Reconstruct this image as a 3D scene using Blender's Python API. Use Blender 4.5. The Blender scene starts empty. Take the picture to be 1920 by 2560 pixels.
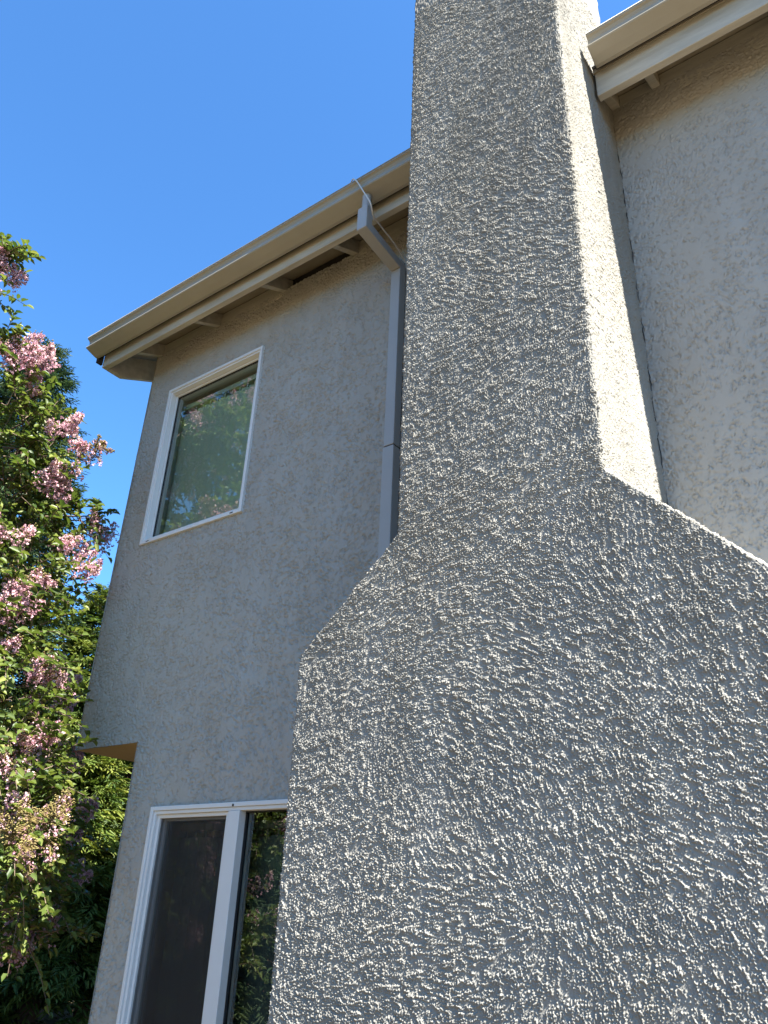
import bpy, math, random
import numpy as np
from mathutils import Vector, Matrix

S = bpy.context.scene
COL = S.collection

# ------------------------------------------------------------------ camera
cam = bpy.data.cameras.new("camera")
cam.sensor_fit = 'VERTICAL'; cam.sensor_height = 36.0; cam.sensor_width = 27.0
cam.lens = 27.73
cam.clip_start = 0.05; cam.clip_end = 2000
co = bpy.data.objects.new("camera", cam); COL.objects.link(co)
RX = Vector((0.80850906, 0.58726512, 0.03785214))       # camera right
RU = Vector((0.23874668, -0.38612157, 0.89101636))      # camera up
RB = Vector((0.53787835, -0.71135773, -0.45239039))     # camera back
co.matrix_world = Matrix(((RX.x, RU.x, RB.x, 0), (RX.y, RU.y, RB.y, 0), (RX.z, RU.z, RB.z, 1.6), (0, 0, 0, 1)))
S.camera = co

# ------------------------------------------------------------------ sky, sun, exposure
SUN = Vector((0.78, -0.15, 1.0)).normalized()           # towards the sun
elev = math.asin(SUN.z); azim = math.atan2(SUN.x, SUN.y)
w = bpy.data.worlds.new("World"); S.world = w; w.use_nodes = True
nt = w.node_tree; bg = nt.nodes["Background"]
sky = nt.nodes.new("ShaderNodeTexSky"); sky.sky_type = 'NISHITA'; sky.sun_disc = False
sky.sun_elevation = elev; sky.sun_rotation = azim
sky.altitude = 50; sky.air_density = 1.0; sky.dust_density = 0.6; sky.ozone_density = 1.2
tint = nt.nodes.new("ShaderNodeMix"); tint.data_type = 'RGBA'; tint.blend_type = 'MULTIPLY'; tint.inputs[0].default_value = 1.0
tint.inputs[7].default_value = (0.57, 1.07, 1.51, 1)          # deep summer blue
nt.links.new(sky.outputs[0], tint.inputs[6]); nt.links.new(tint.outputs[2], bg.inputs[0]); bg.inputs[1].default_value = 0.051
sl = bpy.data.lights.new("sun", 'SUN'); sl.energy = 5.0; sl.angle = math.radians(0.53); sl.color = (1.0, 0.955, 0.87)
so = bpy.data.objects.new("sun", sl); COL.objects.link(so)
so.rotation_euler = SUN.to_track_quat('Z', 'Y').to_euler(); so.location = (6, -2, 12)
S.view_settings.view_transform = 'Standard'; S.view_settings.look = 'None'
S.view_settings.exposure = 2.3; S.view_settings.gamma = 1.0
S.render.engine = 'CYCLES'
S.cycles.max_bounces = 8; S.cycles.transparent_max_bounces = 16

rng = np.random.default_rng(7)
random.seed(7)

# ------------------------------------------------------------------ materials
def mat(name, color, rough=0.8, spec=0.3, var=0.0, vscale=2.0, color2=None, bump=0.0, bscale=200, metal=0.0, detail=6.0, stretch=None, streak=0.0):
    m = bpy.data.materials.new(name); m.use_nodes = True
    n = m.node_tree.nodes; l = m.node_tree.links; b = n["Principled BSDF"]
    b.inputs["Roughness"].default_value = rough; b.inputs["Specular IOR Level"].default_value = spec
    b.inputs["Metallic"].default_value = metal
    b.inputs["Base Color"].default_value = (*color, 1)
    tc = n.new("ShaderNodeTexCoord")
    if color2 is not None:
        no = n.new("ShaderNodeTexNoise"); no.inputs["Scale"].default_value = vscale; no.inputs["Detail"].default_value = detail
        no.inputs["Roughness"].default_value = 0.6
        if stretch:
            mp = n.new("ShaderNodeMapping"); mp.inputs["Scale"].default_value = stretch
            l.new(tc.outputs["Object"], mp.inputs["Vector"]); l.new(mp.outputs["Vector"], no.inputs["Vector"])
        else:
            l.new(tc.outputs["Object"], no.inputs["Vector"])
        r = n.new("ShaderNodeValToRGB"); r.color_ramp.elements[0].position = 0.5 - var; r.color_ramp.elements[1].position = 0.5 + var
        r.color_ramp.elements[0].color = (*color, 1); r.color_ramp.elements[1].color = (*color2, 1)
        l.new(no.outputs["Fac"], r.inputs["Fac"]); l.new(r.outputs["Color"], b.inputs["Base Color"])
        if streak:                           # rain-washed vertical staining and pale patch repairs
            m2 = n.new("ShaderNodeMapping"); m2.inputs["Scale"].default_value = (5.0, 5.0, 0.45)
            n2 = n.new("ShaderNodeTexNoise"); n2.inputs["Scale"].default_value = 1.6; n2.inputs["Detail"].default_value = 5
            r2 = n.new("ShaderNodeValToRGB"); r2.color_ramp.elements[0].position = 0.34; r2.color_ramp.elements[1].position = 0.66
            k = 1-streak; r2.color_ramp.elements[0].color = (k, k*0.985, k*0.96, 1); r2.color_ramp.elements[1].color = (1, 1, 1, 1)
            mm = n.new("ShaderNodeMix"); mm.data_type = 'RGBA'; mm.blend_type = 'MULTIPLY'; mm.inputs[0].default_value = 1.0
            l.new(tc.outputs["Object"], m2.inputs["Vector"]); l.new(m2.outputs["Vector"], n2.inputs["Vector"]); l.new(n2.outputs["Fac"], r2.inputs["Fac"])
            l.new(r.outputs["Color"], mm.inputs[6]); l.new(r2.outputs["Color"], mm.inputs[7]); l.new(mm.outputs[2], b.inputs["Base Color"])
    if bump:
        nb = n.new("ShaderNodeTexNoise"); nb.inputs["Scale"].default_value = bscale; nb.inputs["Detail"].default_value = 4
        l.new(tc.outputs["Object"], nb.inputs["Vector"])
        bp = n.new("ShaderNodeBump"); bp.inputs["Strength"].default_value = bump; bp.inputs["Distance"].default_value = 0.002
        l.new(nb.outputs["Fac"], bp.inputs["Height"]); l.new(bp.outputs["Normal"], b.inputs["Normal"])
    return m

M = {}
M['stucco_chimney'] = mat("rough dash stucco", (0.225, 0.217, 0.196), 1.0, 0.0, 0.16, 1.3, (0.285, 0.271, 0.24), 0.5, 420, streak=0.13)
M['stucco_wall'] = mat("skip trowel stucco", (0.322, 0.305, 0.275), 0.92, 0.1, 0.25, 1.1, (0.385, 0.365, 0.325), 0.35, 260, streak=0.05)
M['gutter'] = mat("tan gutter paint", (0.285, 0.258, 0.20), 0.36, 0.45, 0.3, 3.0, (0.345, 0.313, 0.248))
M['wood'] = mat("weathered painted timber", (0.36, 0.335, 0.28), 0.75, 0.2, 0.16, 7.0, (0.50, 0.465, 0.39), 0.6, 60, stretch=(0.35, 2.2, 2.2))
M['soffit'] = mat("painted roof boards", (0.27, 0.235, 0.18), 0.85, 0.15, 0.2, 5.0, (0.36, 0.32, 0.25))
M['tin'] = mat("downspout paint", (0.33, 0.325, 0.31), 0.5, 0.35, 0.3, 4.0, (0.38, 0.37, 0.35))
M['white'] = mat("white aluminium frame", (0.62, 0.61, 0.585), 0.45, 0.4, 0.3, 6.0, (0.68, 0.67, 0.645))
M['dark'] = mat("dark seal", (0.02, 0.02, 0.02), 0.7)
M['vent'] = mat("dark vent mesh", (0.035, 0.03, 0.027), 0.9)
M['shingle'] = mat("asphalt shingles", (0.10, 0.09, 0.08), 0.95, 0.1, 0.2, 9.0, (0.17, 0.155, 0.135), 0.8, 90)
M['room'] = mat("interior plaster", (0.50, 0.53, 0.46), 0.9)
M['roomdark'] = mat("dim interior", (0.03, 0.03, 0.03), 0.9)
M['underside'] = mat("soffit panel with bounce tint", (0.52, 0.37, 0.21), 0.85, 0.15, 0.25, 3.0, (0.60, 0.44, 0.26), 0.4, 120)  # warm light bounced off the ground is put into this base colour
M['blind'] = mat("vinyl blind", (0.50, 0.54, 0.43), 0.6, 0.3)
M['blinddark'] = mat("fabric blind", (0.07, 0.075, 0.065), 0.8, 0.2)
M['cable'] = mat("weathered cable", (0.58, 0.55, 0.50), 0.6, 0.3)
M['bark'] = mat("smooth peeling bark", (0.10, 0.07, 0.05), 0.85, 0.2, 0.15, 9.0, (0.20, 0.15, 0.11), 0.6, 50)
M['conbark'] = mat("fibrous red bark", (0.11, 0.06, 0.04), 0.95, 0.1, 0.15, 7.0, (0.17, 0.10, 0.07), 0.8, 40)

def glass():
    m = bpy.data.materials.new("window glass"); m.use_nodes = True
    n = m.node_tree.nodes; l = m.node_tree.links; n.remove(n["Principled BSDF"]); out = n["Material Output"]
    tr = n.new("ShaderNodeBsdfTransparent"); tr.inputs[0].default_value = (0.88, 0.94, 0.90, 1)
    gl = n.new("ShaderNodeBsdfGlossy"); gl.inputs["Roughness"].default_value = 0.0; gl.inputs[0].default_value = (0.95, 1.0, 0.97, 1)
    fr = n.new("ShaderNodeFresnel"); fr.inputs[0].default_value = 1.52
    mu = n.new("ShaderNodeMath"); mu.operation = 'MULTIPLY_ADD'; mu.inputs[1].default_value = 2.2; mu.inputs[2].default_value = 0.03; mu.use_clamp = True
    mx = n.new("ShaderNodeMixShader")
    # double glazing is never quite flat: a faint ripple in the reflection
    tc = n.new("ShaderNodeTexCoord"); no = n.new("ShaderNodeTexNoise"); no.inputs["Scale"].default_value = 3.0; no.inputs["Detail"].default_value = 1
    bp = n.new("ShaderNodeBump"); bp.inputs["Strength"].default_value = 0.006; bp.inputs["Distance"].default_value = 0.01
    l.new(tc.outputs["Object"], no.inputs["Vector"]); l.new(no.outputs["Fac"], bp.inputs["Height"]); l.new(bp.outputs["Normal"], gl.inputs["Normal"])
    l.new(fr.outputs[0], mu.inputs[0]); l.new(mu.outputs[0], mx.inputs[0]); l.new(tr.outputs[0], mx.inputs[1]); l.new(gl.outputs[0], mx.inputs[2])
    l.new(mx.outputs[0], out.inputs[0])
    return m
M['glass'] = glass()

def screen():
    m = bpy.data.materials.new("insect screen"); m.use_nodes = True
    n = m.node_tree.nodes; l = m.node_tree.links; b = n["Principled BSDF"]; out = n["Material Output"]
    b.inputs["Base Color"].default_value = (0.013, 0.015, 0.018, 1); b.inputs["Roughness"].default_value = 0.6
    tr = n.new("ShaderNodeBsdfTransparent"); mx = n.new("ShaderNodeMixShader"); mx.inputs[0].default_value = 0.6
    l.new(tr.outputs[0], mx.inputs[1]); l.new(b.outputs[0], mx.inputs[2]); l.new(mx.outputs[0], out.inputs[0])
    return m
M['screen'] = screen()

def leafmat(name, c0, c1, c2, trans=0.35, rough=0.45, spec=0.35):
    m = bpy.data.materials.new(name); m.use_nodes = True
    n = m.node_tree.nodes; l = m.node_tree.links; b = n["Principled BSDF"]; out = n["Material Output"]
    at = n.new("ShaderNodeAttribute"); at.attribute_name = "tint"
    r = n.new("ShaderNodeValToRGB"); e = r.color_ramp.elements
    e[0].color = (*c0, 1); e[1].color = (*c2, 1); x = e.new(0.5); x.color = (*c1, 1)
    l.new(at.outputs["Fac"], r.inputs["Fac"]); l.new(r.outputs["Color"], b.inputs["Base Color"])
    b.inputs["Roughness"].default_value = rough; b.inputs["Specular IOR Level"].default_value = spec
    tl = n.new("ShaderNodeBsdfTranslucent"); hs = n.new("ShaderNodeHueSaturation"); hs.inputs["Value"].default_value = 1.3; hs.inputs["Saturation"].default_value = 1.1
    l.new(r.outputs["Color"], hs.inputs["Color"]); l.new(hs.outputs["Color"], tl.inputs["Color"])
    mx = n.new("ShaderNodeMixShader"); mx.inputs[0].default_value = trans
    l.new(b.outputs[0], mx.inputs[1]); l.new(tl.outputs[0], mx.inputs[2]); l.new(mx.outputs[0], out.inputs[0])
    return m
M['leaf'] = leafmat("crape leaf", (0.035, 0.062, 0.013), (0.085, 0.12, 0.025), (0.19, 0.215, 0.055))
M['petal'] = leafmat("crape petal", (0.45, 0.22, 0.29), (0.57, 0.35, 0.40), (0.66, 0.51, 0.50), 0.3, 0.7, 0.1)
M['bud'] = leafmat("crape bud", (0.14, 0.09, 0.05), (0.22, 0.175, 0.06), (0.28, 0.245, 0.09), 0.2, 0.6, 0.2)
M['redwood'] = leafmat("redwood needles", (0.03, 0.06, 0.015), (0.09, 0.13, 0.026), (0.20, 0.215, 0.045), 0.25, 0.6, 0.25)
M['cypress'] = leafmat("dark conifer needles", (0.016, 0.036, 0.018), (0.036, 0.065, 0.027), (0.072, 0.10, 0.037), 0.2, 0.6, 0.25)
M['dryleaf'] = leafmat("dry litter", (0.12, 0.08, 0.045), (0.22, 0.16, 0.09), (0.33, 0.26, 0.16), 0.1, 0.9, 0.1)

# ------------------------------------------------------------------ object helpers
def mesh_from(name, v, f, mats, mi=None, tint=None, smooth=False):
    me = bpy.data.meshes.new(name)
    if isinstance(v, np.ndarray):
        me.vertices.add(len(v)); me.vertices.foreach_set("co", np.ascontiguousarray(v, dtype=np.float32).ravel())
        k = f.shape[1]
        me.loops.add(f.size); me.loops.foreach_set("vertex_index", np.ascontiguousarray(f, dtype=np.int32).ravel())
        me.polygons.add(len(f)); me.polygons.foreach_set("loop_start", np.arange(0, f.size, k, dtype=np.int32))
        me.polygons.foreach_set("loop_total", np.full(len(f), k, dtype=np.int32))
        me.update(calc_edges=True)
    else:
        me.from_pydata([tuple(a) for a in v], [], f); me.update()
    for m in mats: me.materials.append(m)
    if mi is not None: me.polygons.foreach_set("material_index", np.asarray(mi, dtype=np.int32))
    if smooth: me.polygons.foreach_set("use_smooth", np.ones(len(me.polygons), dtype=bool))
    if tint is not None:
        a = me.attributes.new("tint", 'FLOAT', 'POINT'); a.data.foreach_set("value", np.asarray(tint, dtype=np.float32))
    return me

def link(name, me, parent=None, label=None, cat=None, kind=None, group=None):
    o = bpy.data.objects.new(name, me); COL.objects.link(o)
    if parent is not None:
        o.parent = parent
        if parent.type == 'EMPTY': o.location = -parent.location
    if label: o['label'] = label
    if cat: o['category'] = cat
    if kind: o['kind'] = kind
    if group: o['group'] = group
    return o

def empty(name, loc, label, cat, group=None):
    o = bpy.data.objects.new(name, None); COL.objects.link(o); o.location = loc
    o.empty_display_size = 0.3
    o['label'] = label; o['category'] = cat
    if group: o['group'] = group
    return o

class MB:                                    # small mesh builder: prisms and tubes
    def __init__(s): s.v = []; s.f = []
    def box(s, x0, x1, y0, y1, z0, z1):
        b = len(s.v)
        s.v += [(x0,y0,z0),(x1,y0,z0),(x1,y1,z0),(x0,y1,z0),(x0,y0,z1),(x1,y0,z1),(x1,y1,z1),(x0,y1,z1)]
        s.f += [[b+i for i in q] for q in ((0,3,2,1),(4,5,6,7),(0,1,5,4),(1,2,6,5),(2,3,7,6),(3,0,4,7))]
    def prism_x(s, prof, x0, x1):            # closed (y,z) profile extruded along x
        b = len(s.v); n = len(prof)
        s.v += [(x0, y, z) for y, z in prof] + [(x1, y, z) for y, z in prof]
        s.f += [[b+i, b+(i+1) % n, b+n+(i+1) % n, b+n+i] for i in range(n)]
        s.f += [[b+i for i in range(n)][::-1], [b+n+i for i in range(n)]]
    def poly(s, pts):
        b = len(s.v); s.v += pts; s.f.append(list(range(b, b+len(pts))))
    def tube(s, pts, rad, k=8, cap=True):
        pts = [Vector(p) for p in pts]; n = len(pts); b = len(s.v)
        up = Vector((0.13, 0.27, 0.95))
        for i, p in enumerate(pts):
            t = (pts[min(i+1, n-1)] - pts[max(i-1, 0)]).normalized()
            a = t.cross(up)
            if a.length < 1e-3: a = t.cross(Vector((1, 0, 0)))
            a.normalize(); c = t.cross(a); r = rad[i] if hasattr(rad, '__len__') else rad
            for j in range(k):
                q = 2*math.pi*j/k
                s.v.append(tuple(p + a*(r*math.cos(q)) + c*(r*math.sin(q))))
        for i in range(n-1):
            for j in range(k):
                s.f.append([b+i*k+j, b+i*k+(j+1) % k, b+(i+1)*k+(j+1) % k, b+(i+1)*k+j])
        if cap: s.f += [[b+j for j in range(k)], [b+(n-1)*k+j for j in range(k)][::-1]]
    def build(s, name, m, parent=None, smooth=False, bevel=0, **kw):
        me = mesh_from(name, s.v, s.f, [m], smooth=smooth)
        o = link(name, me, parent, **kw)
        if bevel:
            md = o.modifiers.new("bevel", 'BEVEL'); md.width = bevel; md.segments = 2; md.limit_method = 'ANGLE'
        return o

# ------------------------------------------------------------------ stucco height maps (numpy)
def freqs(n, step):
    fx = np.fft.rfftfreq(n, step)[None, :]; fy = np.fft.fftfreq(n, step)[:, None]
    return fx.astype(np.float32), fy.astype(np.float32)

def filt_noise(n, step, H, seed):
    r = np.random.default_rng(seed)
    a = np.fft.irfft2(np.fft.rfft2(r.standard_normal((n, n)).astype(np.float32)) * H, s=(n, n)).astype(np.float32)
    return a / a.std()

def gauss(fx, fy, su, sv=None, ang=0.0):
    sv = su if sv is None else sv
    c, s_ = math.cos(ang), math.sin(ang)
    fu = fx*c + fy*s_; fv = -fx*s_ + fy*c
    return np.exp(-2*(math.pi*su*fu)**2 - 2*(math.pi*sv*fv)**2)

def oriented(n, step, su, sv, hp, turn_scale, bias, seed, K=6):
    fx, fy = freqs(n, step)
    g = gauss(fx, fy, turn_scale)
    th = 0.5*np.arctan2(filt_noise(n, step, g, seed) + bias[1], filt_noise(n, step, g, seed+1) + bias[0])
    out = np.zeros((n, n), np.float32); ww = np.zeros((n, n), np.float32)
    for k in range(K):
        ang = math.pi*k/K
        H = gauss(fx, fy, su, sv, ang) * (1 - gauss(fx, fy, hp))
        wk = np.clip(np.cos(2*(th-ang)), 0, 1)**4
        out += wk*filt_noise(n, step, H, seed+10+k); ww += wk*wk
    return out/np.sqrt(ww + 1e-6)

def sstep(x, a, b):
    t = np.clip((x-a)/(b-a), 0, 1); return t*t*(3-2*t)

NT = 2048; ST = 0.0014; SW = 0.0025
_fx, _fy = freqs(NT, ST); _wx, _wy = freqs(NT, SW)
def dash_map(bias):
    a = oriented(NT, ST, 0.0023, 0.0015, 0.0060, 0.22, bias, 11)
    b = oriented(NT, ST, 0.012, 0.0030, 0.022, 0.26, bias, 51)
    iso = filt_noise(NT, ST, gauss(_fx, _fy, 0.0015)*(1-gauss(_fx, _fy, 0.0045)), 77)
    patch = filt_noise(NT, ST, gauss(_fx, _fy, 0.008), 3)
    patch2 = filt_noise(NT, ST, gauss(_fx, _fy, 0.04, 0.016, 0.6), 4)
    x = 0.95*a + 0.45*iso + 0.45*b + 0.42*patch + 0.40*patch2
    h = sstep(x, -0.4, 0.75)*(0.5+0.5*np.clip(x, 0, 2.5))
    fine = filt_noise(NT, ST, gauss(_fx, _fy, 0.0011), 5)
    und = filt_noise(NT, ST, gauss(_fx, _fy, 0.05, 0.03, 0.9)*(1-gauss(_fx, _fy, 0.2)), 6)
    return 0.0034*h + 0.0005*fine*(0.15+h) + 0.0009*(0.5*patch+0.42*b) + 0.0005*und
def trowel_map():
    a = oriented(NT, SW, 0.0075, 0.0034, 0.022, 0.16, (0.9, 0.2), 111)
    m1 = filt_noise(NT, SW, gauss(_wx, _wy, 0.010), 103)
    m2 = filt_noise(NT, SW, gauss(_wx, _wy, 0.06), 104)
    mask = sstep(0.8*m1 + 0.3*m2, -1.0, 0.8)
    crease = np.exp(-(a/0.30)**2)
    step = np.tanh(a*3.0)
    und = filt_noise(NT, SW, gauss(_wx, _wy, 0.05), 106)
    return (-0.0065*crease + 0.0017*step)*mask + 0.0008*und
DASH = dash_map((0.35, 0.75)); DASH2 = dash_map((-0.75, -0.5)); TROW = trowel_map()

def sample(T, u, v):
    s_ = SW if T is TROW else ST
    x = (u/s_) % NT; y = (v/s_) % NT
    x0 = np.floor(x).astype(np.int64); y0 = np.floor(y).astype(np.int64); fx = (x-x0).astype(np.float32); fy = (y-y0).astype(np.float32)
    x0 %= NT; y0 %= NT; x1 = (x0+1) % NT; y1 = (y0+1) % NT
    return (T[y0, x0]*(1-fx)+T[y0, x1]*fx)*(1-fy) + (T[y1, x0]*(1-fx)+T[y1, x1]*fx)*fy

def grid_faces(nr, nc):
    i = np.arange(nr-1)[:, None]*nc + np.arange(nc-1)[None, :]
    return np.stack([i, i+1, i+nc+1, i+nc], -1).reshape(-1, 4)

# ------------------------------------------------------------------ ground
def build_ground():
    n = 200
    t = np.linspace(-1, 1, n); g = np.sign(t)*(np.abs(t)**2.6)*500
    X, Y = np.meshgrid(g-4, g+3)
    Z = 0.03*np.sin(X*0.7+1)*np.cos(Y*0.5) * np.clip(np.abs(Y-3)/8, 0, 1)
    v = np.stack([X, Y, Z], -1).reshape(-1, 3)
    m = mat("dry ground", (0.075, 0.055, 0.03), 0.95, 0.1, 0.14, 1.3, (0.15, 0.11, 0.062), 1.0, 30)
    link("ground", mesh_from("ground", v, grid_faces(n, n), [m], smooth=True), kind='structure', label="dry tan earth around the house", )
build_ground()

# ------------------------------------------------------------------ house
WY = 3.0                                     # plane of the long wall
house = empty("house", (-1.0, WY, 0), "pale stucco two storey house with chimney, tan gutters and white framed windows", "house")

XL_U, XL_L, ZOV = -4.65, -4.03, 2.445        # upper corner, lower corner, overhang height
W1 = (-4.37, -3.38, 3.805, 5.11)             # upper window
W2 = (-3.785, -2.45, 0.70, 2.073)            # lower window
CX0, CX1, CY = -1.650, -0.802, 2.29          # chimney shaft
ZT = 5.565                                    # top of the wall under the blocking

def wall_mesh():
    # one continuous displaced sheet; lines are denser where the photo looks closely
    def lines(a, b, s, extra=()):
        x = list(np.linspace(a, b, max(2, int(round((b-a)/s))+1)))
        for e in extra:
            if a < e < b:
                k = int(np.argmin(np.abs(np.array(x)-e))); x[k] = e
        return x
    xs = lines(XL_U, -1.63, 0.0040, (XL_L, W1[0]+.012, W1[1]-.012, W2[0]+.012, W2[1]-.012))
    xs += lines(-1.60, -0.86, 0.2)
    xs += lines(-0.84, 0.62, 0.0033)
    xs += lines(0.66, 6.0, 0.25)
    zs = lines(0, 0.58, 0.1) + lines(0.6, ZT, 0.0048, (ZOV, W1[2]+.012, W1[3]-.012, W2[2]+.012, W2[3]-.012))
    xs = np.array(xs); zs = np.array(zs); nc, nr = len(xs), len(zs)
    X, Z = np.meshgrid(xs, zs)
    Z = Z + np.where(X > -0.9, 0.05*np.clip((Z-5.2)/(ZT-5.2), 0, 1), 0)
    H = sample(TROW, (X+20)*1.45, (Z+3)*1.45)
    H = H*np.where(X < -1.2, 2.1, 1.35)
    Y = WY - H
    # the corner is hand-run plaster: let the outer columns wander
    jig = sample(TROW, zs*1.0+9.3, zs*0+7.1)*1.4 + 0.006*np.interp(zs, np.arange(0, 7, .17), np.random.default_rng(2).normal(0, 1, len(np.arange(0, 7, .17))))
    f0 = np.clip(1-(X-XL_U)/0.02, 0, 1); X = X + f0*jig[:, None]*0.9; Y = Y + 0.010*f0**2
    low = (Z <= ZOV+1e-6)
    f1 = np.clip(1-np.abs(X-XL_L)/0.02, 0, 1)*low; Y = Y + 0.010*f1**2; X = X + f1*jig[:, None]*0.5*(Z < ZOV-0.02)
    v = np.stack([X, Y, Z], -1).reshape(-1, 3)
    F = grid_faces(nr, nc)
    cx = (xs[:-1]+xs[1:])/2; cz = (zs[:-1]+zs[1:])/2
    CXg, CZg = np.meshgrid(cx, cz)
    keep = np.ones_like(CXg, bool)
    keep &= ~((CXg < XL_L) & (CZg < ZOV))
    for a in (W1, W2):
        keep &= ~((CXg > a[0]+.012) & (CXg < a[1]-.012) & (CZg > a[2]+.012) & (CZg < a[3]-.012))
    F = F[keep.ravel()]
    used = np.zeros(len(v), bool); used[F.ravel()] = True
    idx = np.cumsum(used)-1
    return mesh_from("wall", v[used], idx[F].astype(np.int32), [M['stucco_wall']], smooth=True)
wall = link("wall", wall_mesh(), house)

PITCH = 0.5
YB, XR, YR = 11.0, 6.0, 7.0
def ztop(y): return 5.66 + PITCH*(y-WY)     # underside of the roof boards
mb = MB()
mb.poly([(XL_U, WY, ZOV), (XL_U, YB, ZOV), (XL_U, YB, ztop(WY)), (XL_U, YR, ztop(YR)), (XL_U, WY, ztop(WY))])
mb.poly([(XL_L, WY, 0), (XL_L, YB, 0), (XL_L, YB, ZOV), (XL_L, WY, ZOV)])
mb.poly([(XR, WY, 0), (XR, YB, 0), (XR, YB, ztop(WY)), (XR, YR, ztop(YR)), (XR, WY, ztop(WY))])
mb.poly([(XL_L, YB, 0), (XR, YB, 0), (XR, YB, ztop(WY)), (XL_U, YB, ztop(WY)), (XL_U, YB, ZOV), (XL_L, YB, ZOV)])
mb.build("end_wall", M['stucco_wall'], house)
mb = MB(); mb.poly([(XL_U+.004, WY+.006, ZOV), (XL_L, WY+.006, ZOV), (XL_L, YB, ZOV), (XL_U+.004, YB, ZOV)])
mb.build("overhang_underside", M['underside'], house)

# roof slab, split round the chimney
XRK = -4.95; YE = 2.62                        # rake edge, eave edge
DZ = 0.05                                    # the run right of the chimney sits a little higher
def slab(mb, x0, x1, y0, y1, d=0):
    mb.prism_x([(y0, ztop(y0)+d), (y1, ztop(y1)), (y1, ztop(y1)+.03), (y0, ztop(y0)+.03+d)], x0, x1)
mb = MB()
slab(mb, XRK, CX0-.012, YE, YR); slab(mb, CX1+.012, XR+.4, 2.70, YR, DZ); slab(mb, CX0-.012, CX1+.012, 3.02, YR)
mb.prism_x([(YR, ztop(YR)), (YB+.45, ztop(YR)-PITCH*(YB+.45-YR)), (YB+.45, ztop(YR)-PITCH*(YB+.45-YR)+.03), (YR, ztop(YR)+.03)], XRK, XR+.4)
roof = mb.build("roof", M['soffit'], house)
mb = MB()
def slab2(x0, x1, y0, y1, d=0):
    mb.prism_x([(y0, ztop(y0)+.033+d), (y1, ztop(y1)+.033), (y1, ztop(y1)+.05), (y0, ztop(y0)+.05+d)], x0, x1)
slab2(XRK-.02, CX0-.012, YE-.02, YR); slab2(CX1+.012, XR+.42, 2.69, YR, DZ); slab2(CX0-.012, CX1+.012, 3.02, YR)
mb.prism_x([(YR, ztop(YR)+.033), (YB+.47, ztop(YR)-PITCH*(YB+.47-YR)+.033), (YB+.47, ztop(YR)-PITCH*(YB+.47-YR)+.05), (YR, ztop(YR)+.05)], XRK-.02, XR+.42)
mb.build("roof_shingles", M['shingle'], roof)

# fascia boards
FZ0, FZ1, FY0, FY1 = 5.385, 5.53, 2.71, 2.752
for x0, x1, d0, d1 in ((-4.93, CX0-.006, 0, 0), (-0.785, XR+.38, .005, .07)):
    mb = MB(); mb.box(x0, x1, FY0, FY1, FZ0+d0, FZ1+d1); mb.build("fascia", M['wood'], house, bevel=.004)
# rake board at the left end
def zr(y): return ztop(y)-0.012
mb = MB()
yc = 2.885; zc = FZ0
prof = [(FY1+.002, zc), (yc, zc), (YR, zc+PITCH*(YR-yc)), (YR, zr(YR)), (FY1+.002, zr(FY1))]
mb.prism_x(prof, -4.93, -4.89); mb.build("rake_board", M['wood'], house, bevel=.003)
# rafter tails
RB_W = 5.565
def rafter(x):
    mb = MB(); y0, y1 = FY1+.002, 3.06; d = DZ if x > -0.9 else 0
    b = lambda y: RB_W + PITCH*(y-WY) + (d if d else -.022)
    mb.prism_x([(y0, b(y0)), (y1, b(y1)), (y1, ztop(y1)-.006+d), (y0, ztop(y0)-.006+d)], x-.0225, x+.0225)
    return mb.build("rafter_tail", M['wood'], house, bevel=.003)
RL = [-4.595, -3.93, -3.245, -2.6, -1.95]; RRt = [-0.778, -0.555, 0.055, 0.665, 1.275, 1.9, 2.5, 3.1, 3.7, 4.3, 4.9, 5.5]
for x in RL+RRt: rafter(x)
def blocking(x0, x1):
    mb = MB(); mb.box(x0+.0235, x1-.0235, 3.002, 3.04, ZT-.05, ztop(3.0)-.008+(DZ if x0 > -0.9 else 0)); return mb.build("blocking", M['wood'], house, bevel=.002)
for a, b in ((0, 1), (1, 2), (3, 4)): blocking(RL[a], RL[b])
blocking(RL[4], CX0+.0235)
for a, b in zip(RRt[:-1], RRt[1:]): blocking(a, b)
mb = MB(); mb.box(RL[2]+.0235, RL[3]-.0235, 3.05, 3.055, ZT-.05, ztop(3.05)-.004)
mb.build("eave_vent", M['vent'], house, label="dark open vent slot between two rafter tails")

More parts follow.
